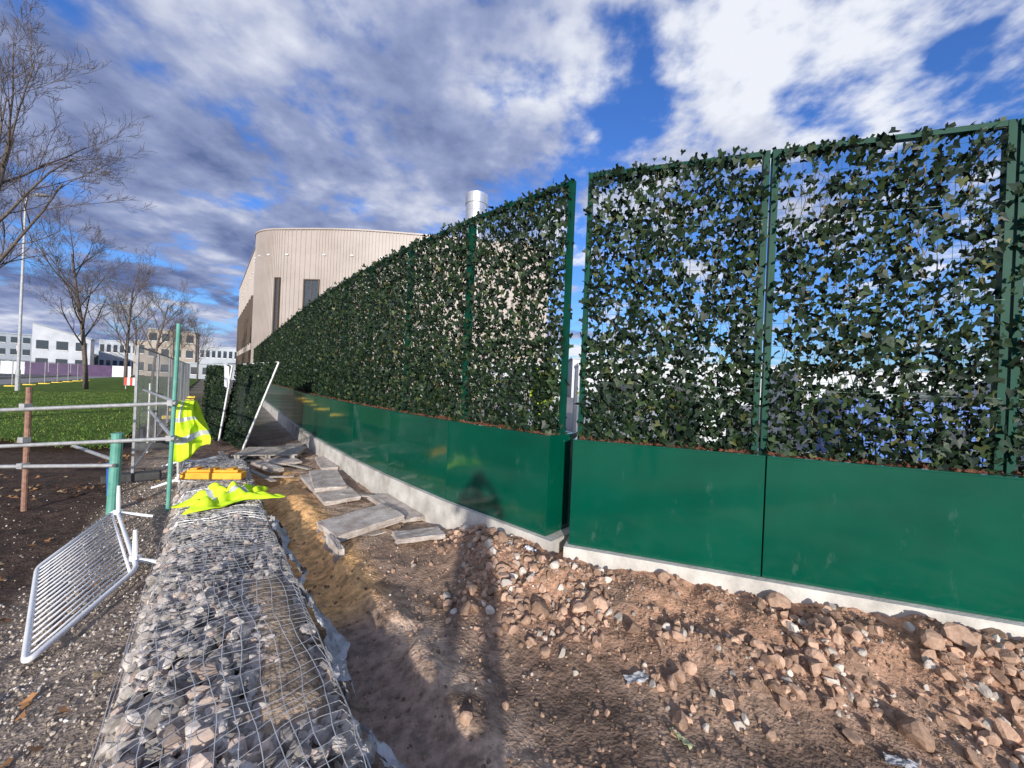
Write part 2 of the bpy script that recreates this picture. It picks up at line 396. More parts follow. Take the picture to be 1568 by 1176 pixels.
x,y=scatter(4200,-9,-1.2,1.3,9,lambda x,y:sm(-.35,-.9,toST(x,y)[0])*sm(.42,.6,fbm(x*1.5,y*1.5,77)))
n=len(x);V,_=leaves(np.stack([x,y,H(x,y)+.02],1),rng.uniform(.03,.075,n),euler_R(rng.uniform(-.5,.5,n),rng.uniform(-.5,.5,n),rng.uniform(0,6.28,n)))
link('fallen_leaves',np_mesh('fallen_leaves',V,leafmesh_tris(n),[M_dead]))

# ---------------------------------------------------------------- fence line
L0=1.6
F1=[(.40,3.89)]
ang=[47.6,43.5,41.3,39.4,38.4,37.4,36.8,36]+[36]*17
for a in ang:
    a=math.radians(a);F1.append((F1[-1][0]-L0*math.sin(a),F1[-1][1]+L0*math.cos(a)))
F2=[(.60+.949*L0*k,3.73-.316*L0*k) for k in range(5)]
HT=2.72
def ivy_panel(name,nl,size=(.056,.080),seed=0,hole=.3):
    global rng
    rng=np.random.default_rng(100+seed)
    W=L0-.02;m=MB();fw=.05
    m.bx(.01,.01+fw,-.03,.03,-.1,HT);m.bx(W-fw+.01,W+.01,-.03,.03,-.1,HT)
    m.bx(.01+fw+.001,W-fw+.009,-.027,.027,HT-.045,HT-.002);m.bx(.01+fw+.001,W-fw+.009,-.027,.027,.0,.04)
    for k in range(1,16):
        x_=.01+fw+k*(W-2*fw)/16;m.tube((x_,0,.03),(x_,0,HT-.03),.0018,n=3,m=1,cap=False)
    for z in np.arange(.1,HT-.05,.1): m.tube((.05,.004,z),(W-.03,.004,z),.0018,n=3,m=1,cap=False)
    for z in (.62,1.36,2.1): m.tube((.05,-.045,z),(W-.03,-.045,z),.0026,n=4,m=1,cap=False)
    px=[];pz=[];py=[]
    nv=26
    for k in range(nv):
        x_=.08+(k+random.random())*(W-.14)/nv;z=.0;pts=[];top=HT-.03-random.random()*.35
        while z<top:
            x_+=random.gauss(0,.03);x_=min(max(x_,.05),W-.03)
            pts.append((x_,-.01+random.gauss(0,.02),z));z+=.08
        m.path(pts,.003,3,m=2)
        for q in range(int(nl*.15/nv)):
            u=random.random()*(len(pts)-1.01);i0=int(u);fr=u-i0
            a_=pts[i0];b_=pts[i0+1]
            px.append(a_[0]+(b_[0]-a_[0])*fr+random.gauss(0,.035));py.append(a_[1]+random.gauss(-.02,.03));pz.append(a_[2]+(b_[2]-a_[2])*fr)
    nr=nl-len(px);gx=int(math.sqrt(nr*W/HT));gz=int(nr/gx)
    GX,GZ=np.meshgrid(np.arange(gx),np.arange(gz))
    X_=.01+(GX.ravel()+.5+rng.uniform(-.9,.9,gx*gz))*W/gx;Z_=(GZ.ravel()+.5+rng.uniform(-.9,.9,gx*gz))*HT/gz
    prob=1-hole*sm(.44,.60,fbm(X_*5.5,Z_*4.5,seed+200,3))*sm(.3,1.0,Z_)
    k=rng.random(gx*gz)<prob
    px=np.concatenate([np.array(px),X_[k]]);pz=np.concatenate([np.array(pz),Z_[k]]);py=np.concatenate([np.array(py),rng.normal(-.02,.045,k.sum())])
    ne=int(nl*.18);px=np.concatenate([px,rng.uniform(0,W,ne)]);pz=np.concatenate([pz,1.1*rng.random(ne)**1.5]);py=np.concatenate([py,rng.normal(-.02,.05,ne)])
    nf=100;px=np.concatenate([px,rng.uniform(0,W,nf)]);pz=np.concatenate([pz,HT+rng.uniform(-.08,.02,nf)]);py=np.concatenate([py,rng.normal(0,.045,nf)])
    kk=((px>.045)&(px<W-.035))|(rng.random(len(px))<.35)
    px,py,pz=px[kk],py[kk],pz[kk]
    n=len(px)
    R=euler_R(np.pi/2+rng.normal(.30,.5,n),rng.normal(0,.6,n),rng.normal(0,.6,n))
    sz=rng.uniform(size[0],size[1],n)*rng.choice([.65,1,1.1],n)
    V,_=leaves(np.stack([px,py,pz],1),sz,R)
    Ft=leafmesh_tris(n)
    bv=np.array(m.v);tri=[];tm=[]
    for fc,mi in zip(m.f,m.m):
        for q in range(1,len(fc)-1): tri.append((fc[0],fc[q],fc[q+1]));tm.append(mi)
    Vt=np.concatenate([bv,V]);Fa=np.concatenate([np.array(tri),Ft+len(bv)]);mi=np.concatenate([np.array(tm),np.full(len(Ft),3)])
    return np_mesh(name,Vt,Fa,[M_frame,M_pwire,M_stem,M_leaf],mi)
pa=[ivy_panel('ivy_a',4800,seed=1),ivy_panel('ivy_b',5100,seed=2),ivy_panel('ivy_c',5100,seed=3)]
pr1=ivy_panel('ivy_r1',4000,seed=11,hole=.68);pr2=ivy_panel('ivy_r2',3400,seed=12,hole=.72);pl=ivy_panel('ivy_l',4300,seed=13,hole=.55)
def planter(L=L0):
    m=MB();g=.005
    m.bx(g,L-g,0,.02,0,.985);m.bx(g,L-g,.48,.5,0,.985);m.bx(g,g+.02,.021,.479,0,.985);m.bx(L-g-.02,L-g,.021,.479,0,.985)
    m.bx(g,L-g,-.004,.045,.9855,1.0);m.bx(g,L-g,.455,.504,.9855,1.0);m.bx(g,g+.045,.0455,.4545,.9855,1.0);m.bx(L-g-.045,L-g,.0455,.4545,.9855,1.0)
    return m.mesh('planter_shell',[M_green])
pm=planter()
ms=MB();NX,NY=64,16
for j in range(NY+1):
    for i_ in range(NX+1):
        ms.v.append((.028+i_*(L0-.056)/NX,.024+j*.452/NY,.965+.05*(random.random()-.5)+.03*math.sin(j/NY*math.pi)))
for j in range(NY):
    for i_ in range(NX): ms.f.append((j*(NX+1)+i_,j*(NX+1)+i_+1,(j+1)*(NX+1)+i_+1,(j+1)*(NX+1)+i_));ms.m.append(0)
msoil=ms.mesh('mulch',[M_mulch])
segs=[]
for i_ in range(len(F1)-1): segs.append((F1[i_+1],F1[i_],1))
for i_ in range(4): segs.append((F2[i_],F2[i_+1],2))
for idx,(a,b_,sec) in enumerate(segs):
    rz=math.atan2(b_[1]-a[1],b_[0]-a[0])
    e=empty('green_planter_box',(a[0],a[1],.35),rz)
    o=link('shell',pm,e)
    bv=o.modifiers.new('b','BEVEL');bv.width=.003;bv.segments=2;bv.limit_method='ANGLE'
    link('mulch',msoil,e)
    if sec==2: me_=[pr1,pr2,pl,pr1][idx-(len(F1)-1)]
    else: me_= pl if idx==0 else pa[idx%3]
    nx_,ny_=-math.sin(rz),math.cos(rz)
    link('ivy_screen_panel',me_,None,(a[0]+nx_*.25,a[1]+ny_*.25,1.28),rz)
rng=np.random.default_rng(99)
def offs(P,d):
    out=[]
    for i_,p in enumerate(P):
        a=P[max(i_-1,0)];b_=P[min(i_+1,len(P)-1)];dx,dy=b_[0]-a[0],b_[1]-a[1];l=math.hypot(dx,dy);nx_,ny_=dy/l,-dx/l
        out.append((p[0]+nx_*d,p[1]+ny_*d))
    return out
def strip(P,front,back,z0,z1,m,mat=0):
    A_=offs(P,front);B_=offs(P,back)
    n=len(P)
    vs=[(p[0],p[1],z) for z in(z0,z1) for p in A_]+[(p[0],p[1],z) for z in(z0,z1) for p in B_]
    fs=[]
    for i_ in range(n-1):
        fs.append((i_,i_+1,n+i_+1,n+i_));fs.append((2*n+i_,3*n+i_,3*n+i_+1,2*n+i_+1));fs.append((n+i_,n+i_+1,3*n+i_+1,3*n+i_))
    fs.append((0,n,3*n,2*n));fs.append((n-1,3*n-1,4*n-1,2*n-1))
    m.add(vs,fs,mat)
m=MB()
P1=[(F1[0][0]+.08,F1[0][1]-.07)]+F1[1:]
strip(P1[::-1],.055,-.56,-.4,.347,m)
strip([(F2[0][0]-.03,F2[0][1]+.01)]+F2[1:],.06,-.56,-.4,.3465,m)
m.obj('concrete_footing',[M_conc])

def slab(s,t,ls,lt,th,z,rot,tilt=(0,0)):
    bm=bmesh.new();bmesh.ops.create_cube(bm,size=1)
    for v in bm.verts: v.co=Vector((v.co.x*ls,v.co.y*lt,v.co.z*th))
    bmesh.ops.subdivide_edges(bm,edges=bm.edges[:],cuts=5,use_grid_fill=True)
    for v in bm.verts: v.co+=Vector((random.gauss(0,.006),random.gauss(0,.006),random.gauss(0,.0025)))
    me=bpy.data.meshes.new('paving_slab');bm.to_mesh(me);bm.free();me.materials.append(M_slab)
    x,y=ST(s,t);o=link('paving_slab',me,None,(x,y,z));o.rotation_euler=(tilt[0],tilt[1],A+rot);return o
slab(1.58,6.85,.5,1.7,.06,.05,.02,(.02,-.03));slab(1.62,7.1,.46,1.2,.06,.10,-.12,(.01,.02))
slab(1.52,4.85,.85,.52,.08,.10,.2,(.03,-.05));slab(1.45,4.82,.75,.46,.05,-.01,.1,(.05,.02))
slab(1.95,4.15,.55,.26,.05,.08,-.15,(-.02,.05));slab(2.1,5.3,.3,1.1,.05,.06,.1,(.04,.05))
slab(1.95,8.7,.3,1.2,.05,.06,-.1);slab(1.2,9.6,.5,1.4,.05,.06,.15);slab(1.6,10.5,.35,1.5,.05,.08,-.2);slab(.9,8.6,.2,.9,.07,.1,.3)
slab(1.10,4.4,.08,.42,.26,-.03,.05,(.05,.12))

# ---------------------------------------------------------------- crowd barriers
def lerp(a,b,k): return Vector(a)*(1-k)+Vector(b)*k
def barrier(B0,B1,T0,T1,feet):
    e=empty('pedestrian_barrier');m=MB()
    B0,B1,T0,T1=map(Vector,(B0,B1,T0,T1));r=.019
    c=[B0,B1,T1,T0];pts=[]
    for i_ in range(4):
        p=c[i_];a=(c[i_-1]-p).normalized()*.10;b_=(c[(i_+1)%4]-p).normalized()*.10
        for k in range(5):
            u=k/4;pts.append((p+a)*(1-u)**2+p*2*u*(1-u)+(p+b_)*u*u)
    pts.append(pts[0]);m.path(pts,r,8)
    i0=lerp(B0,T0,.08);i1=lerp(B1,T1,.08);m.tube(lerp(i0,i1,.0),lerp(i0,i1,1),.012,n=6)
    n=19
    for k in range(1,n): m.tube(lerp(i0,i1,k/n),lerp(T0,T1,k/n),.0085,n=6)
    m.obj('frame',[M_white],e,smooth=True)
    m=MB()
    for p,ds in feet:
        p=Vector(p)
        for d in ds: m.path([p,p+Vector(d)*.5,p+Vector(d)],[.02,.02,.015],8)
        m.box(p,(.07,.05,.07))
    m.obj('feet',[M_white],e,smooth=False)
barrier((-4.67,4.7,.14),(-3.2,3.42,.1),(-4.45,3.74,-.10),(-2.91,2.4,.0),
  [((-4.55,4.6,.14),((-.06,.05,.30),(.32,.10,-.06))),((-3.35,3.56,.11),((-.03,.02,.26),(.28,.10,-.08)))])
barrier((-4.83,5.75,.22),(-6.1,7.4,.2),(-4.86,5.72,1.25),(-6.13,7.37,1.25),
  [((-4.95,5.9,.2),((.25,.18,-.1),(-.25,-.18,-.1))),((-5.95,7.2,.2),((.25,.18,-.1),(-.25,-.18,-.1)))])

# ---------------------------------------------------------------- scaffold rail
e=empty('scaffold_handrail')
m=MB()
m.tube((-4.44,5.14,-.1),(-4.40,5.14,2.45),.024,n=10,m=2)
m.tube((-6.36,5.17,-.3),(-6.36,5.17,1.53),.03,n=10,m=1)
for za,zb in((1.41,1.26),(.95,.78),):
    m.tube((-4.35,5.10,za),(-7.6,5.13,zb-.12),.024,n=10)
m.tube((-5.15,5.12,.56),(-8,5.15,.40),.024,n=10)
m.tube((-4.45,5.19,1.42),(-9.2,9.8,1.3),.024,n=8);m.tube((-4.45,5.19,.93),(-8.3,9.0,.9),.024,n=8);m.tube((-5.2,5.2,.6),(-7,6.3,.55),.024,n=8)
m.tube((-8.3,9.0,-.1),(-8.3,9.0,1.5),.024,n=8)
for p in((-4.42,5.12,1.41),(-4.42,5.12,.95),(-6.36,5.14,1.28),(-6.36,5.14,.84),(-6.36,5.14,.5)): m.box(p,(.07,.09,.07),0)
m.obj('tubes',[M_steel,M_rust,M_teal],e,smooth=False)
m=MB();m.tube((-5.23,5.2,-.15),(-5.2,5.2,.95),.06,n=14);m.tube((-5.2,5.2,.95),(-5.2,5.2,.97),.065,n=14);m.obj('post_sleeve',[M_teal],e)
m=MB();m.box((-6.78,5.10,1.17),(.22,.012,.2),0);m.box((-6.78,5.092,1.17),(.16,.004,.03),1);m.obj('safety_sign',[M_teal,M_paper],e)
m=MB();m.tube((-6.0,5.9,-.15),(-6.02,5.9,.4),.02,n=6);m.obj('survey_stake',[M_blue])

# ---------------------------------------------------------------- hi vis garments
def cloth(name,fn,nu,nv_,band,thick=.012):
    m=MB()
    for j in range(nv_+1):
        for i_ in range(nu+1):
            m.v.append(tuple(fn(i_/nu,j/nv_)))
    for j in range(nv_):
        for i_ in range(nu):
            m.f.append((j*(nu+1)+i_,j*(nu+1)+i_+1,(j+1)*(nu+1)+i_+1,(j+1)*(nu+1)+i_));m.m.append(1 if band((i_+.5)/nu,(j+.5)/nv_) else 0)
    o=m.obj(name,[M_hv,M_silver],smooth=True)
    s=o.modifiers.new('t','SOLIDIFY');s.thickness=thick;return o
def hang(u,v):
    a=(v-.5)*2
    drop=abs(a)**1.15
    z=1.42-.74*drop*(1+.16*math.sin(u*4+1)*abs(a))
    wd=(.10+.07*min(1,abs(a)*1.5))*(1+.22*math.sin(v*9+1))
    x=(u-.5)*2*wd+.10*drop+.02*math.sin(v*15)
    y=(-1 if a<0 else 1)*(.03+.05*min(1,abs(a)*3))+.035*math.sin(u*9+v*7)*min(1,abs(a)*2)+.015*math.sin(u*19)
    R=.55
    return (-4.58+x*math.cos(R)-y*math.sin(R),5.52+x*math.sin(R)+y*math.cos(R),z)
cloth('hi_vis_jacket',hang,30,60,lambda u,v:.12<v<.16 or .29<v<.32 or .85<v<.9 or (abs(u-.25)<.07 and .3<v<.5))
def heap(u,v):
    x=(u-.5)*.92;y=(v-.5)*.55
    ed=(1-(2*u-1)**4)*(1-(2*v-1)**4)
    x*=1+.18*math.sin(v*9+1);y*=1+.22*math.sin(u*8)
    z=.03+ed*(.07+.055*math.sin(u*11+v*5)+.05*math.sin(v*14-u*7)+.03*math.sin(u*31+v*11)+.025*math.sin(v*37+u*9))
    X_,Y_=ST(.25,6.15);R=.95
    xx=X_+x*math.cos(R)-y*math.sin(R);yy=Y_+x*math.sin(R)+y*math.cos(R)
    s,t=toST(xx,yy)
    return (xx,yy,float(gprof(np.array(max(-.24,min(s,.56))),np.array(t)))+.03+max(z,.012))
cloth('hi_vis_jacket',heap,60,44,lambda u,v:abs(v-.3-.05*math.sin(u*6))<.045 or (abs(u-.68)<.035 and v>.3) or (abs(u-.3)<.035 and v>.35))
def hang2(u,v):
    a=.5-v
    z=1.66+.75*a*(1+.08*math.sin(u*9));x=(u-.5)*(.30+.1*math.sin(v*7));y=.02*math.sin(u*15)+.015*math.sin(v*9)
    R=-.74
    return (.335+x*math.cos(R)-y*math.sin(R),4.375+x*math.sin(R)+y*math.cos(R),z)
cloth('hi_vis_jacket',hang2,20,24,lambda u,v:.6<v<.67 or .8<v<.86)
e=empty('barrier_foot_block',(*ST(.1,7.5),.21),.15)
m=MB();m.bx(-.42,.42,-.09,.09,0,.10);m.bx(-.36,.36,-.07,.07,.101,.14)
for k in(-.25,0,.25): m.bx(k-.05,k+.05,-.075,.075,.1405,.165)
m.obj('block',[M_orange],e,bevel=.012)

# ---------------------------------------------------------------- leaning panels + pallet
def leaning(pts,name):
    a,b_,c_,d=[Vector(p) for p in pts]
    m=MB();nrm=(b_-a).cross(d-a).normalized()
    t=.035
    V8=[a,b_,c_,d]+[p+nrm*t for p in(a,b_,c_,d)]
    m.add(V8,[(0,1,2,3),(4,7,6,5),(0,4,5,1),(1,5,6,2),(2,6,7,3),(3,7,4,0)],0)
    off=nrm*.02
    m.tube(a+off,d+off,.024,n=4,m=1);m.tube(d,c_,.014,n=4,m=1)
    e=empty(name);m.obj('backing',[M_back,M_edge],e)
    n=3600;u=rng.random(n);v=rng.random(n)
    A_=np.array(a);B_=np.array(b_);D_=np.array(d);C_=np.array(c_)
    P_=(A_[None]*(1-u)[:,None]+B_[None]*u[:,None])*(1-v)[:,None]+(D_[None]*(1-u)[:,None]+C_[None]*u[:,None])*v[:,None]
    P_=P_-np.array(nrm)[None]*(.01+rng.uniform(0,.05,n))[:,None]
    V,_=leaves(P_,rng.uniform(.04,.065,n),rotm(n))
    link('leaves',np_mesh('lean_leaves',V,leafmesh_tris(n),[M_leaf]),e)
leaning([(-5.97,8.75,.12),(-7.48,10.2,.1),(-7.14,10.25,2.05),(-5.36,8.95,2.12)],'stacked_ivy_panel')
leaning([(-7.25,9.75,.12),(-8.9,11.3,.1),(-8.75,11.3,2.0),(-7.1,9.9,2.0)],'stacked_ivy_panel')
m=MB();m.box((0,0,0),(.26,.004,.5));o=m.obj('paper_notice',[M_paper]);o.location=(-6.30,8.65,1.74);o.rotation_euler=(.1,.2,-.6)
e=empty('timber_pallet',(-5.2,8.6,.02),.3);m=MB()
for k in range(7): m.bx(-.6,.6,-.5+k*.155,-.5+k*.155+.1,.12,.142)
for k in(-.55,0,.45): m.bx(k,k+.1,-.5,.53,.022,.119)
for k in range(3): m.bx(-.6,.6,-.5+k*.46,-.5+k*.46+.1,0,.0215)
m.obj('boards',[M_wood],e)
for (s,t,l,r_,c) in((.75,8.2,1.1,.3,M_wood),(.2,8.3,.8,1.1,M_wood),(1.3,8.9,1.2,.5,M_wood),(.5,9.5,1.0,-.3,M_edge),(2.0,6.0,.9,.9,M_wood),(1.0,7.9,.5,1.3,M_wood),(.3,10.2,1.2,.1,M_wood),(-.1,9.9,.9,-.8,M_edge)):
    m=MB();m.box((0,0,0),(.09,l,.022));o=m.obj('timber_board',[c]);x,y=ST(s,t);o.location=(x,y,max(float(H(x,y)),0)+.05);o.rotation_euler=(.03,.06,A+r_)

def scrap(name,mat,x0,y0,w_,l_,ro):
    m=MB();nu,nv_=10,8
    for j in range(nv_+1):
        for i_ in range(nu+1):
            u=i_/nu-.5;v=j/nv_-.5;x=x0+(u*w_*math.cos(ro)-v*l_*math.sin(ro))*(1+.3*random.random());y=y0+(u*w_*math.sin(ro)+v*l_*math.cos(ro))
            m.v.append((x,y,float(H(x,y))+.008+.02*random.random()))
    for j in range(nv_):
        for i_ in range(nu): m.f.append((j*(nu+1)+i_,j*(nu+1)+i_+1,(j+1)*(nu+1)+i_+1,(j+1)*(nu+1)+i_));m.m.append(0)
    m.obj(name,[mat],smooth=True)
scrap('plastic_scrap',M_memb,.86,2.46,.12,.06,.2)
scrap('plastic_scrap',pmat('pale_plastic',(.5,.52,.25),(.65,.66,.4)),.98,2.08,.03,.12,.5)
scrap('plastic_scrap',M_memb,2.05,1.98,.12,.05,-.4)
scrap('plastic_scrap',M_paper,.25,3.72,.10,.05,-.4)

# ---------------------------------------------------------------- photographer (casts the shadow seen on the planters)
def photographer(x0,y0,z0):
    e=empty('photographer',(x0,y0,z0))
    verts=[];edges=[];rad=[]
    def V_(p,r): verts.append(p);rad.append(r);return len(verts)-1
    def E(*ids):
        for a,b_ in zip(ids[:-1],ids[1:]): edges.append((a,b_))
    pel=V_((0,0,.92),(.17,.12));sp1=V_((0,0,1.08),(.15,.11));ch=V_((0,.0,1.28),(.18,.12));sh=V_((0,0,1.40),(.13,.09));nk=V_((0,.01,1.48),(.055,.055));hd=V_((0,.03,1.56),(.07,.08));ht=V_((0,.03,1.66),(.085,.095));tp=V_((0,.02,1.74),(.06,.07))
    E(pel,sp1,ch,sh,nk,hd,ht,tp)
    for sx in(-1,1):
        a=V_((sx*.19,0,1.38),(.06,.06));b_=V_((sx*.27,.08,1.20),(.047,.047));c=V_((sx*.20,.22,1.38),(.037,.037));d=V_((sx*.09,.27,1.55),(.027,.03))
        E(sh,a,b_,c,d)
        for q in range(4):
            f1=V_((sx*(.07-.004*q),.285+.004*q,1.585-.02*q),(.010,.010));f2=V_((sx*(.035-.003*q),.305,1.60-.021*q),(.008,.008));E(d,f1,f2)
        t1_=V_((sx*.075,.26,1.60),(.011,.011));t2_=V_((sx*.045,.262,1.625),(.009,.009));E(d,t1_,t2_)
        h=V_((sx*.12,0,.84),(.10,.10));k=V_((sx*.15,.03,.48),(.065,.07));an=V_((sx*.17,-.01,.10),(.042,.045));ft=V_((sx*.18,.13,.04),(.045,.035))
        E(pel,h,k,an,ft)
    me=bpy.data.meshes.new('body');me.from_pydata(verts,edges,[]);me.materials.append(pmat('dark_workwear',(.02,.025,.035),(.04,.045,.06),rough=.9))
    o=link('body',me,e)
    sk=o.modifiers.new('skin','SKIN');sv=me.skin_vertices[0].data
    for i_,r_ in enumerate(rad): sv[i_].radius=r_
    sv[0].use_root=True
    sb_=o.modifiers.new('sub','SUBSURF');sb_.levels=1;sb_.render_levels=1
    m=MB();m.bx(-.04,.04,.312,.320,1.52,1.66);m.obj('phone',[M_dark],e)
photographer(.0,-.36,.21)

# ---------------------------------------------------------------- lawn, path, road
def lawn_z(x,y,s): return .035+.05*(fbm(x*.8,y*.8,61)-.5)+.12*sm(-1.7,-4,s)*(1-sm(-8,-13,s))
def lawn_edge(x,y): return 8.7+1.3*(fbm(x*.9,y*.9,63)-.5)
ns,ntt=60,220
S=np.linspace(-13,-1.7,ns);T=6+ (np.linspace(0,1,ntt)**1.8)*100
SS,TT=np.meshgrid(S,T);XX,YY=ST(SS,TT)
ZZ=lawn_z(XX,YY,SS)
V=np.stack([XX.ravel(),YY.ravel(),ZZ.ravel()],1)
edge=lawn_edge(XX,YY).ravel()
i=np.arange((ntt-1)*(ns-1));r=i//(ns-1);c=i%(ns-1);b=r*ns+c
F=np.stack([b,b+1,b+ns+1,b+ns],1)
keep=YY.ravel()[b]>edge[b]
link('lawn',np_mesh('lawn',V,F[keep],[M_grass],smooth=True))
n=26000;s=rng.uniform(-12,-1.6,n);t=10+rng.random(n)**1.6*26;x,y=ST(s,t);k=y>lawn_edge(x,y)-.15;s,t,x,y=s[k],t[k],x[k],y[k];n=len(x)
z=lawn_z(x,y,s)-.01
a=rng.uniform(0,6.28,n);h=rng.uniform(.03,.08,n);wd=.012
P0=np.stack([x-wd*np.cos(a),y-wd*np.sin(a),z],1);P1_=np.stack([x+wd*np.cos(a),y+wd*np.sin(a),z],1);P2=np.stack([x+rng.normal(0,.03,n),y+rng.normal(0,.03,n),z+h],1)
V=np.stack([P0,P1_,P2],1).reshape(-1,3);link('grass_blades',np_mesh('grass_blades',V,np.arange(3*n).reshape(-1,3),[M_blade]))
def sheet(name,s0,s1,t0,t1,z,mat):
    m=MB();m.add([(*ST(s0,t0),z),(*ST(s1,t0),z),(*ST(s1,t1),z),(*ST(s0,t1),z)],[(0,1,2,3)]);return m.obj(name,[mat])
sheet('footpath',-17,-13.2,-10,300,.03,M_path)
sheet('road',-32,-19,-20,400,.012,M_asph)
m=MB()
for s0 in(-19,-32.15):
    p=[(*ST(s0,-20),0),(*ST(s0+.15,-20),0),(*ST(s0+.15,400),0),(*ST(s0,400),0)]
    v_=[(q[0],q[1],-.05) for q in p]+[(q[0],q[1],.13) for q in p]
    m.add(v_,[(4,5,6,7),(0,1,5,4),(1,2,6,5),(2,3,7,6),(3,0,4,7)])
m.obj('road_kerb',[M_conc])
m=MB()
for k in range(40):
    t=k*8;m.add([(*ST(-25.4,t),.016),(*ST(-25.25,t),.016),(*ST(-25.25,t+4),.016),(*ST(-25.4,t+4),.016)],[(0,1,2,3)])
m.obj('road_markings',[M_paper])

# ---------------------------------------------------------------- temporary fence
def heras(x0,y0,x1,y1,h=2.0,nv=28,feet=M_yellow):
    e=empty('temporary_mesh_fence');m=MB();a=Vector((x0,y0,0.1));b_=Vector((x1,y1,.1));up=Vector((0,0,h))
    for p in(a,b_): m.tube(p,p+up,.021,n=6)
    m.tube(a+Vector((0,0,.1)),b_+Vector((0,0,.1)),.016,n=5);m.tube(a+up,b_+up,.018,n=5);
    for k in range(1,nv): m.tube(a.lerp(b_,k/nv)+Vector((0,0,.1)),a.lerp(b_,k/nv)+up,.003,n=3,cap=False)
    for z in(.5,.9,1.3,1.7): m.tube(a+Vector((0,0,z)),b_+Vector((0,0,z)),.003,n=3,cap=False)
    m.obj('mesh_panel',[M_steel],e)
    m=MB();d=(b_-a).normalized();pn=Vector((-d.y,d.x,0))
    for p in(a,b_):
        R=Matrix.Rotation(math.atan2(pn.y,pn.x),3,'Z');m.box(p+Vector((0,0,-.03)),(.7,.22,.13),0,R)
    m.obj('feet',[feet],e,bevel=.02)
for k in range(7):
    a=ST(-.95-.02*k,8.8+k*3.5);b_=ST(-.95-.02*(k+1),8.8+(k+1)*3.5-.06);heras(*a,*b_,h=2.1,feet=M_dark if k<2 else M_yellow)
for k in range(12):
    a=ST(-11.6,24+k*3.6);b_=ST(-11.6,24+(k+1)*3.6-.08);heras(*a,*b_,h=1.9,nv=16)
e=empty('red_white_barrier_plank',(-29.6,30.5,.75),.1);m=MB()
for k in range(5): m.bx(-.5+k*.2,-.5+k*.2+.199,-.02,.02,-.3,.3,k%2)
m.bx(-.45,-.39,.021,.06,-.75,.3,2);m.bx(.39,.45,.021,.06,-.75,.3,2);m.obj('plank',[M_red,M_paper,M_steel],e)

# ---------------------------------------------------------------- bare trees
def tree_mesh(seed,h,spread=1.0,trunk=.16,maxd=5,up=.05):
    R=random.Random(seed);m=MB()
    def br(p,d,l,r,dep):
        nseg=4 if dep<3 else 3;pts=[p];rr=[r];dirs=[d];q=p.copy();dd=d.copy()
        for k in range(nseg):
            dd=(dd+Vector((R.gauss(0,.11),R.gauss(0,.11),R.gauss(up,.07)))).normalized() if dep else (dd+Vector((R.gauss(0,.03),R.gauss(0,.03),0))).normalized()
            q=q+dd*l/nseg;pts.append(q.copy());rr.append(max(.0045,r*(1-.6*(k+1)/nseg)));dirs.append(dd.copy())
        m.path(pts,rr,7 if dep==0 else (5 if dep<3 else 3))
        if dep>=maxd:return
        nch=[11,6,5,4,3,2][dep]
        for c in range(nch):
            u=(.30 if dep==0 else .2)+(.70 if dep==0 else .8)*(c+R.random()*.7)/nch;u=min(u,.99);k=int(u*nseg);f=u*nseg-k
            bp=pts[k].lerp(pts[k+1],f);bd=dirs[k+1]
            o=bd.orthogonal().normalized();o.rotate(Matrix.Rotation(R.random()*6.28+c*2.4,3,bd))
            an=R.uniform(.55,.95)*spread
            nd=(bd*math.cos(an)+o*math.sin(an)+Vector((0,0,.15))).normalized()
            br(bp,nd,l*R.uniform(.40,.56)*(1.15-.55*u if dep==0 else 1),rr[k]*R.uniform(.35,.5)+.001,dep+1)
    br(Vector((0,0,-.1)),Vector((0,0,1)),h*.86,trunk,0)
    return m.mesh('tree_%d'%seed,[M_bark],True)
t1=tree_mesh(3,9.8,1.1,.13);t2=tree_mesh(5,10,.95,.14);t3=tree_mesh(8,10,.9,.14)
for me_,x,y,sc,rz in((t3,-15.2,10.6,1.0,.4),(t2,-30.4,28,1.12,0),(t3,-35.5,36,1.1,1),(t2,-39.0,42.5,1.05,2.2),(t1,-47.5,55,.95,3),(t3,-53,66,1,4),(t1,-44,46,.9,1.3)):
    o=link('bare_tree',me_,None,(x,y,0),rz);o.scale=(sc,sc,sc)
e=empty('street_lamp',(-30,23.8,0));m=MB();m.path([(0,0,0),(0,0,1.4),(0,0,1.41),(0,0,11.6)],[.11,.11,.08,.05],10);m.path([(0,0,11.6),(.15,0,11.95),(.7,0,12.05)],.035,8)
m.box((1.0,0,12.05),(.7,.26,.1));m.obj('column',[M_steel],e)
e=empty('road_sign',(-46,36.5,0),-.5);m=MB();m.tube((0,0,0),(0,0,3.2),.05,n=8);m.tube((0,-.07,3.2),(0,-.10,3.2),.42,n=24,m=1);m.tube((0,-.101,3.2),(0,-.11,3.2),.33,n=24,m=2);m.obj('sign',[M_steel,M_red,M_paper],e)

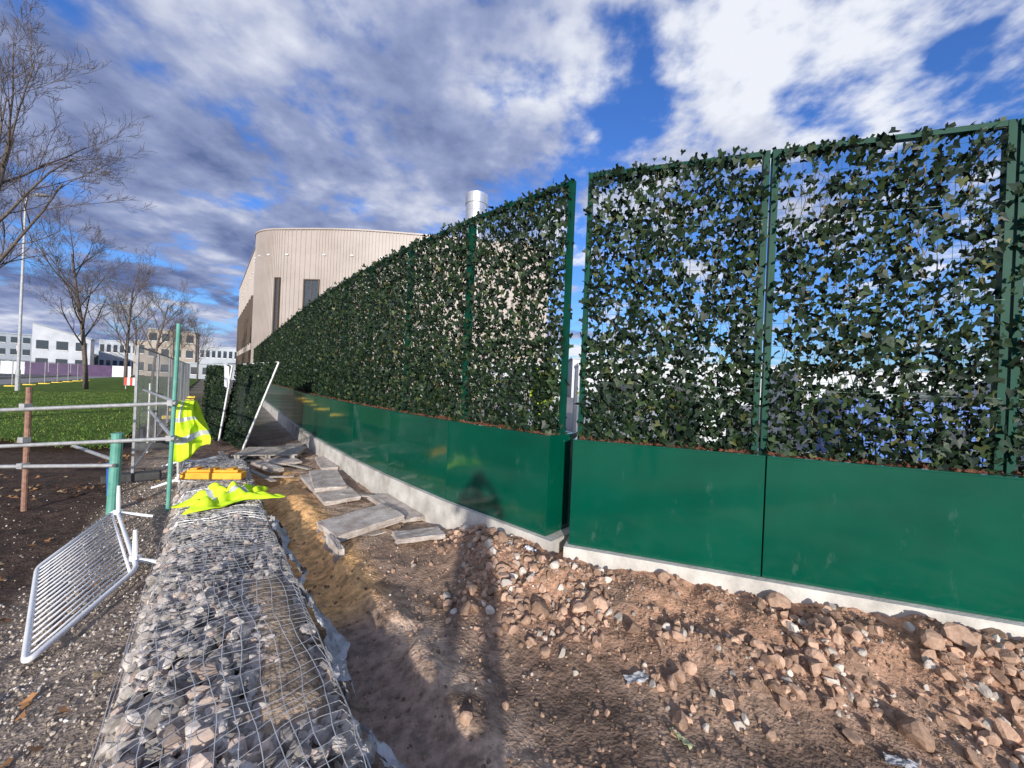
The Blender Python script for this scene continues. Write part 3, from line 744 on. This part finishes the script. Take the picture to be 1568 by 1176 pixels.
# ---------------------------------------------------------------- clad building
def resample(P,d):
    out=[P[0]]
    for a,b_ in zip(P[:-1],P[1:]):
        L=math.hypot(b_[0]-a[0],b_[1]-a[1]);k=max(1,round(L/d))
        for q in range(1,k+1): out.append((a[0]+(b_[0]-a[0])*q/k,a[1]+(b_[1]-a[1])*q/k))
    return out
ctrl=[(-66,91),(-50,71),(-36,53),(-31.2,46.8),(-29.3,43.9),(-28.2,42.4),(-26.6,41.4),(-24,40.9),(-17,40.3),(-9,41),(-2,42.2),(3.5,43.2),(8,44)]
def cr(P,n=12):
    out=[]
    for i_ in range(1,len(P)-2):
        p0,p1,p2,p3=[np.array(P[k]) for k in(i_-1,i_,i_+1,i_+2)]
        for k in range(n):
            u=k/n;out.append(tuple(.5*((2*p1)+(-p0+p2)*u+(2*p0-5*p1+4*p2-p3)*u*u+(-p0+3*p1-3*p2+p3)*u**3)))
    out.append(P[-2]);return out
pl_=resample(cr(ctrl),.42)
e=empty('metal_clad_building')
RZ=16.9;m=MB();n=len(pl_)
prof=[]
for i_,p in enumerate(pl_):
    a=pl_[max(i_-1,0)];b_=pl_[min(i_+1,n-1)];dx,dy=b_[0]-a[0],b_[1]-a[1];l=math.hypot(dx,dy);ux,uy=dx/l,dy/l;nx_,ny_=uy,-ux
    for (du,dn) in((-.05,0),(-.04,.06),(.04,.06),(.05,0)): prof.append((p[0]+ux*du+nx_*dn,p[1]+uy*du+ny_*dn))
K=len(prof)
vs=[(p[0],p[1],z) for z in(0,RZ-2.6,RZ) for p in prof]
fs=[(r_*K+i_,r_*K+i_+1,(r_+1)*K+i_+1,(r_+1)*K+i_) for r_ in range(2) for i_ in range(K-1)]
m.add(vs,fs,0)
m.obj('cladding',[M_clad],e)
m=MB();strip(pl_,.12,-.5,RZ+.002,RZ+.16,m);m.obj('parapet_cap',[M_clad],e)
m=MB()
for k in range(4,n-2,9):
    p=pl_[k];a=pl_[k-1];b_=pl_[k+1];an=math.atan2(b_[1]-a[1],b_[0]-a[0]);m.box((p[0]+math.sin(an)*.09,p[1]-math.cos(an)*.09,RZ-2.6),(.32,.08,.14),0,Matrix.Rotation(an,3,'Z'))
m.obj('snow_guard_brackets',[M_edge],e)
m=MB();inn=offs(pl_,-.3);EX,EY=pl_[-1];poly=[(p[0],p[1],RZ-.4) for p in inn]+[(6,92,RZ-.4),(-40,115,RZ-.4)];m.add(poly,[tuple(range(len(poly)))]);
m.add([(EX,EY,0),(EX,EY,RZ-.2),(6,92,RZ-.2),(6,92,0),(-40,115,0),(-40,115,RZ-.2)],[(0,1,2,3),(3,2,5,4)])
m.obj('roof',[M_grey],e)
def bwin(xc,yc,rz,w,z0,z1,glass,name='window'):
    m=MB();d=.22
    m.bx(-w/2,-w/2+.12,-d,.1,z0,z1);m.bx(w/2-.12,w/2,-d,.1,z0,z1);m.bx(-w/2+.121,w/2-.121,-d+.01,.1,z1-.12,z1);m.bx(-w/2+.121,w/2-.121,-d+.01,.1,z0,z0+.12)
    m.bx(-w/2+.121,w/2-.121,-.10,-.08,z0+.121,z1-.121,1)
    if w>1: m.bx(-.04,.04,-.15,-.101,z0+.121,z1-.121)
    o=m.obj(name,[M_brown,glass],e);o.location=(xc,yc,0);o.rotation_euler=(0,0,rz)
bwin(-21.1,40.55,-.08,1.7,4.5,11.75,M_glass);bwin(-24.9,41.0,-.2,.6,4.5,11.9,M_glass)
bwin(-13,40.5,.05,1.7,4.5,11.75,M_glass)
dx,dy=(-50+31.2),(71-46.8);rzl=math.atan2(-dy,-dx)
for k in range(9):
    u=.05+k*.11;x=-31.2+dx*u;y=46.8+dy*u
    bwin(x,y,rzl,1.5,5.5,11.2,M_gold if k%2==0 else M_glass)
    bwin(x,y,rzl,1.5,1.2,4.6,M_glass)
m=MB();m.tube((0,0,10),(0,0,21.9),1.2,n=32);m.tube((0,0,21.9),(0,0,23.0),1.28,n=32)
for k in range(5): m.tube((0,0,16.5+k*1.15),(0,0,16.55+k*1.15),1.23,n=32)
o=m.obj('flue_chimney',[pmat('flue_metal',(.6,.6,.6),(.72,.72,.72),rough=.3,metal=.7,scale=1)]);o.location=(-4.9,44.5,0)

def bldg(name,x,y,rz,w,d,h,wall,storeys=2,nwin=8,slope=0,wm=M_glass):
    e=empty(name,(x,y,0),rz);m=MB()
    m.add([(-w/2,0,0),(w/2,0,0),(w/2,d,0),(-w/2,d,0),(-w/2,0,h),(w/2,0,h+slope),(w/2,d,h+slope),(-w/2,d,h)],[(0,1,5,4),(1,2,6,5),(2,3,7,6),(3,0,4,7),(4,5,6,7)]);m.obj('walls',[wall],e)
    m=MB();sh=(h+min(slope,0))/storeys
    for s in range(storeys):
        for k in range(nwin):
            x0=-w/2+(k+.2)*w/nwin;x1=-w/2+(k+.8)*w/nwin
            m.bx(x0,x1,-.06,.02,s*sh+sh*.3,s*sh+sh*.78,0);m.bx(x0,x1,-.12,.02,s*sh+sh*.25,s*sh+sh*.295,1)
    m.obj('windows',[wm,M_edge],e)
    m=MB();m.add([(-w/2-.2,-.2,h+.02),(w/2+.2,-.2,h+slope+.02),(w/2+.2,d,h+slope+.02),(-w/2-.2,d,h+.02),(-w/2-.2,-.2,h+.3),(w/2+.2,-.2,h+slope+.3),(w/2+.2,d,h+slope+.3),(-w/2-.2,d,h+.3)],[(0,1,5,4),(1,2,6,5),(2,3,7,6),(3,0,4,7),(4,5,6,7),(0,3,2,1)]);m.obj('roof_edge',[M_grey],e)
bldg('white_terminal_building',-99,86,.75,8.5,9,10.3,M_wwall,2,3,-2.6)
bldg('grey_office_building',-122,90,.8,22,14,8.5,M_grey,3,12)
bldg('tan_apartment_building',-82,94,.6,9,10,11,M_tan,3,4)
bldg('tan_apartment_building',-91,99,.6,7,10,8.5,M_tan,2,3)
bldg('glazed_concourse_building',-95,128,.35,62,14,9.5,M_grey,2,40,0,M_glass)
bldg('low_white_building',-66,86,.5,12,8,3.2,M_grey,1,6)
m=MB()
for k in range(16):
    m.bx(-30+k*2.45,-30+k*2.45+2.4,0,.06,0,2.0,0 if k%5 else 1)
o=m.obj('purple_hoarding',[M_purple,M_paper]);o.location=(-76,65,0);o.rotation_euler=(0,0,.75)
bldg('white_warehouse',50,64,-.05,80,30,6.5,M_wwall,1,18)
def cabin(name,x,y,rz,w,d,h,wall,z0=0):
    e=empty(name,(x,y,z0),rz);m=MB();m.bx(-w/2,w/2,0,d,.15,h)
    for k in range(int(w/.25)): m.bx(-w/2+.05+k*.25,-w/2+.15+k*.25,-.03,0-.001,.3,h-.2)
    m.bx(-w/2-.03,w/2+.03,-.05,d+.03,h+.002,h+.1);m.bx(-w/2,w/2,-.04,d,.0,.149)
    m.obj('shell',[wall],e)
    m=MB();m.bx(-w*.35,-w*.1,-.07,-.032,1.1,h-.5);m.bx(w*.1,w*.3,-.07,-.032,.2,h-.45);m.obj('window_and_door',[M_glass],e)
cabin('site_cabin',4.8,13.5,-.1,5,2.4,2.6,M_wwall);cabin('site_cabin',11.5,11.8,-.25,5,2.4,2.6,M_wwall);cabin('shipping_container',9.0,8.6,-.4,2.6,2,1.75,M_blue)
cabin('site_cabin',.6,15.5,.1,3,2.4,2.6,M_wwall)
cabin('site_cabin',15.0,8.0,-.6,5,2.4,2.6,M_wwall)
m=MB()
R=random.Random(4)
for k in range(420):
    a=-1.35+k*2.7/420;d=330+40*R.random();x=d*math.sin(a);y=d*math.cos(a);h=5+5*R.random();w_=4+3*R.random()
    pts=[]
    for q in range(7):
        an=math.pi*q/6;pts.append((x+w_*math.cos(an)*math.cos(a),y-w_*math.cos(an)*math.sin(a),h*(math.sin(an)**.6)*(.85+.3*R.random())))
    m.add(pts,[tuple(range(7))])
m.obj('distant_treeline',[M_haze])

# ---------------------------------------------------------------- world
w=bpy.data.worlds.new('World');scene.world=w;w.use_nodes=True;nt=w.node_tree;N=nt.nodes;L=nt.links
for n_ in list(N):N.remove(n_)
out=N.new('ShaderNodeOutputWorld')
sky=N.new('ShaderNodeTexSky');sky.sky_type='NISHITA';sky.sun_disc=False;sky.sun_elevation=math.radians(13);sky.sun_rotation=math.radians(176);sky.ozone_density=4;sky.dust_density=.4;sky.air_density=1.2
bg1=N.new('ShaderNodeBackground');bg1.inputs['Strength'].default_value=.15
tint=N.new('ShaderNodeMix');tint.data_type='RGBA';tint.blend_type='MULTIPLY';tint.inputs[0].default_value=1;tint.inputs[7].default_value=(.62,.88,1.45,1)
L.new(sky.outputs[0],tint.inputs[6]);L.new(tint.outputs[2],bg1.inputs['Color'])
tc=N.new('ShaderNodeTexCoord');sp=N.new('ShaderNodeSeparateXYZ');L.new(tc.outputs['Generated'],sp.inputs[0])
def math_(op,a,b=None):
    n_=N.new('ShaderNodeMath');n_.operation=op
    for k,v_ in enumerate((a,b)):
        if v_ is None:continue
        if isinstance(v_,(int,float)): n_.inputs[k].default_value=v_
        else: L.new(v_,n_.inputs[k])
    return n_.outputs[0]
zc=math_('ADD',math_('MAXIMUM',sp.outputs[2],0),.17)
u_=math_('DIVIDE',sp.outputs[0],zc);v_=math_('DIVIDE',sp.outputs[1],zc)
cb=N.new('ShaderNodeCombineXYZ');L.new(u_,cb.inputs[0]);L.new(v_,cb.inputs[1])
def noise(sc,det,ro,dist,off):
    mp=N.new('ShaderNodeMapping');mp.inputs['Location'].default_value=off;L.new(cb.outputs[0],mp.inputs[0])
    q=N.new('ShaderNodeTexNoise');q.noise_dimensions='2D';q.inputs['Scale'].default_value=sc;q.inputs['Detail'].default_value=det;q.inputs['Roughness'].default_value=ro;q.inputs['Distortion'].default_value=dist;L.new(mp.outputs[0],q.inputs['Vector']);return q.outputs['Fac']
big=noise(.6,2,.5,0,(3.1,1.7,0));mid=noise(2.7,6,.55,.1,(0,5,0));fine=noise(8.0,4,.55,0,(2,2,0))
dn=math_('ADD',math_('ADD',math_('MULTIPLY',big,.28),math_('MULTIPLY',mid,.72)),math_('MULTIPLY',math_('SUBTRACT',fine,.5),.26))
dn=math_('ADD',dn,math_('MULTIPLY',sp.outputs[0],-.13))
mr=N.new('ShaderNodeMapRange');mr.interpolation_type='SMOOTHSTEP';mr.inputs[1].default_value=.395;mr.inputs[2].default_value=.575;L.new(dn,mr.inputs[0])
shade=math_('ADD',math_('ADD',math_('MULTIPLY',noise(1.7,5,.5,0,(7,3,0)),1.0),math_('MULTIPLY',fine,.40)),math_('MULTIPLY',sp.outputs[0],.30))
shade=math_('ADD',shade,math_('MULTIPLY',math_('MAXIMUM',math_('MULTIPLY',sp.outputs[1],-1),0),.6))
lowb=N.new('ShaderNodeMapRange');lowb.inputs[1].default_value=.14;lowb.inputs[2].default_value=.02;lowb.inputs[3].default_value=0;lowb.inputs[4].default_value=.22;L.new(sp.outputs[2],lowb.inputs[0])
shade=math_('ADD',shade,lowb.outputs[0])
cr_=N.new('ShaderNodeValToRGB');e_=cr_.color_ramp.elements;e_[0].position=.36;e_[0].color=(.125,.175,.36,1);e_[1].position=.92;e_[1].color=(.86,.89,.97,1)
q=e_.new(.60);q.color=(.32,.38,.60,1)
L.new(shade,cr_.inputs[0])
bg2=N.new('ShaderNodeBackground');bg2.inputs['Strength'].default_value=1.0;L.new(cr_.outputs[0],bg2.inputs['Color'])
ms_=N.new('ShaderNodeMixShader');L.new(mr.outputs[0],ms_.inputs[0]);L.new(bg1.outputs[0],ms_.inputs[1]);L.new(bg2.outputs[0],ms_.inputs[2]);L.new(ms_.outputs[0],out.inputs[0])
# sun
sl=bpy.data.lights.new('sun','SUN');sl.energy=5;sl.angle=math.radians(1.2);sl.color=(1,.945,.86)
so=bpy.data.objects.new('sun',sl);COL.objects.link(so)
el=math.radians(13);az=math.radians(176)
sd=Vector((math.sin(az)*math.cos(el),math.cos(az)*math.cos(el),math.sin(el)))
so.rotation_euler=sd.to_track_quat('Z','Y').to_euler();so.location=(0,-5,10)
# camera
cam=bpy.data.cameras.new('camera');cam.sensor_width=36;cam.lens=36*600/1568;cam.clip_end=4000;cam.clip_start=.05
co=bpy.data.objects.new('camera',cam);COL.objects.link(co);co.location=(0,0,1.85);co.rotation_euler=(math.radians(90),math.radians(-2.5),0);scene.camera=co
scene.view_settings.view_transform='Standard';scene.view_settings.look='None';scene.view_settings.exposure=0
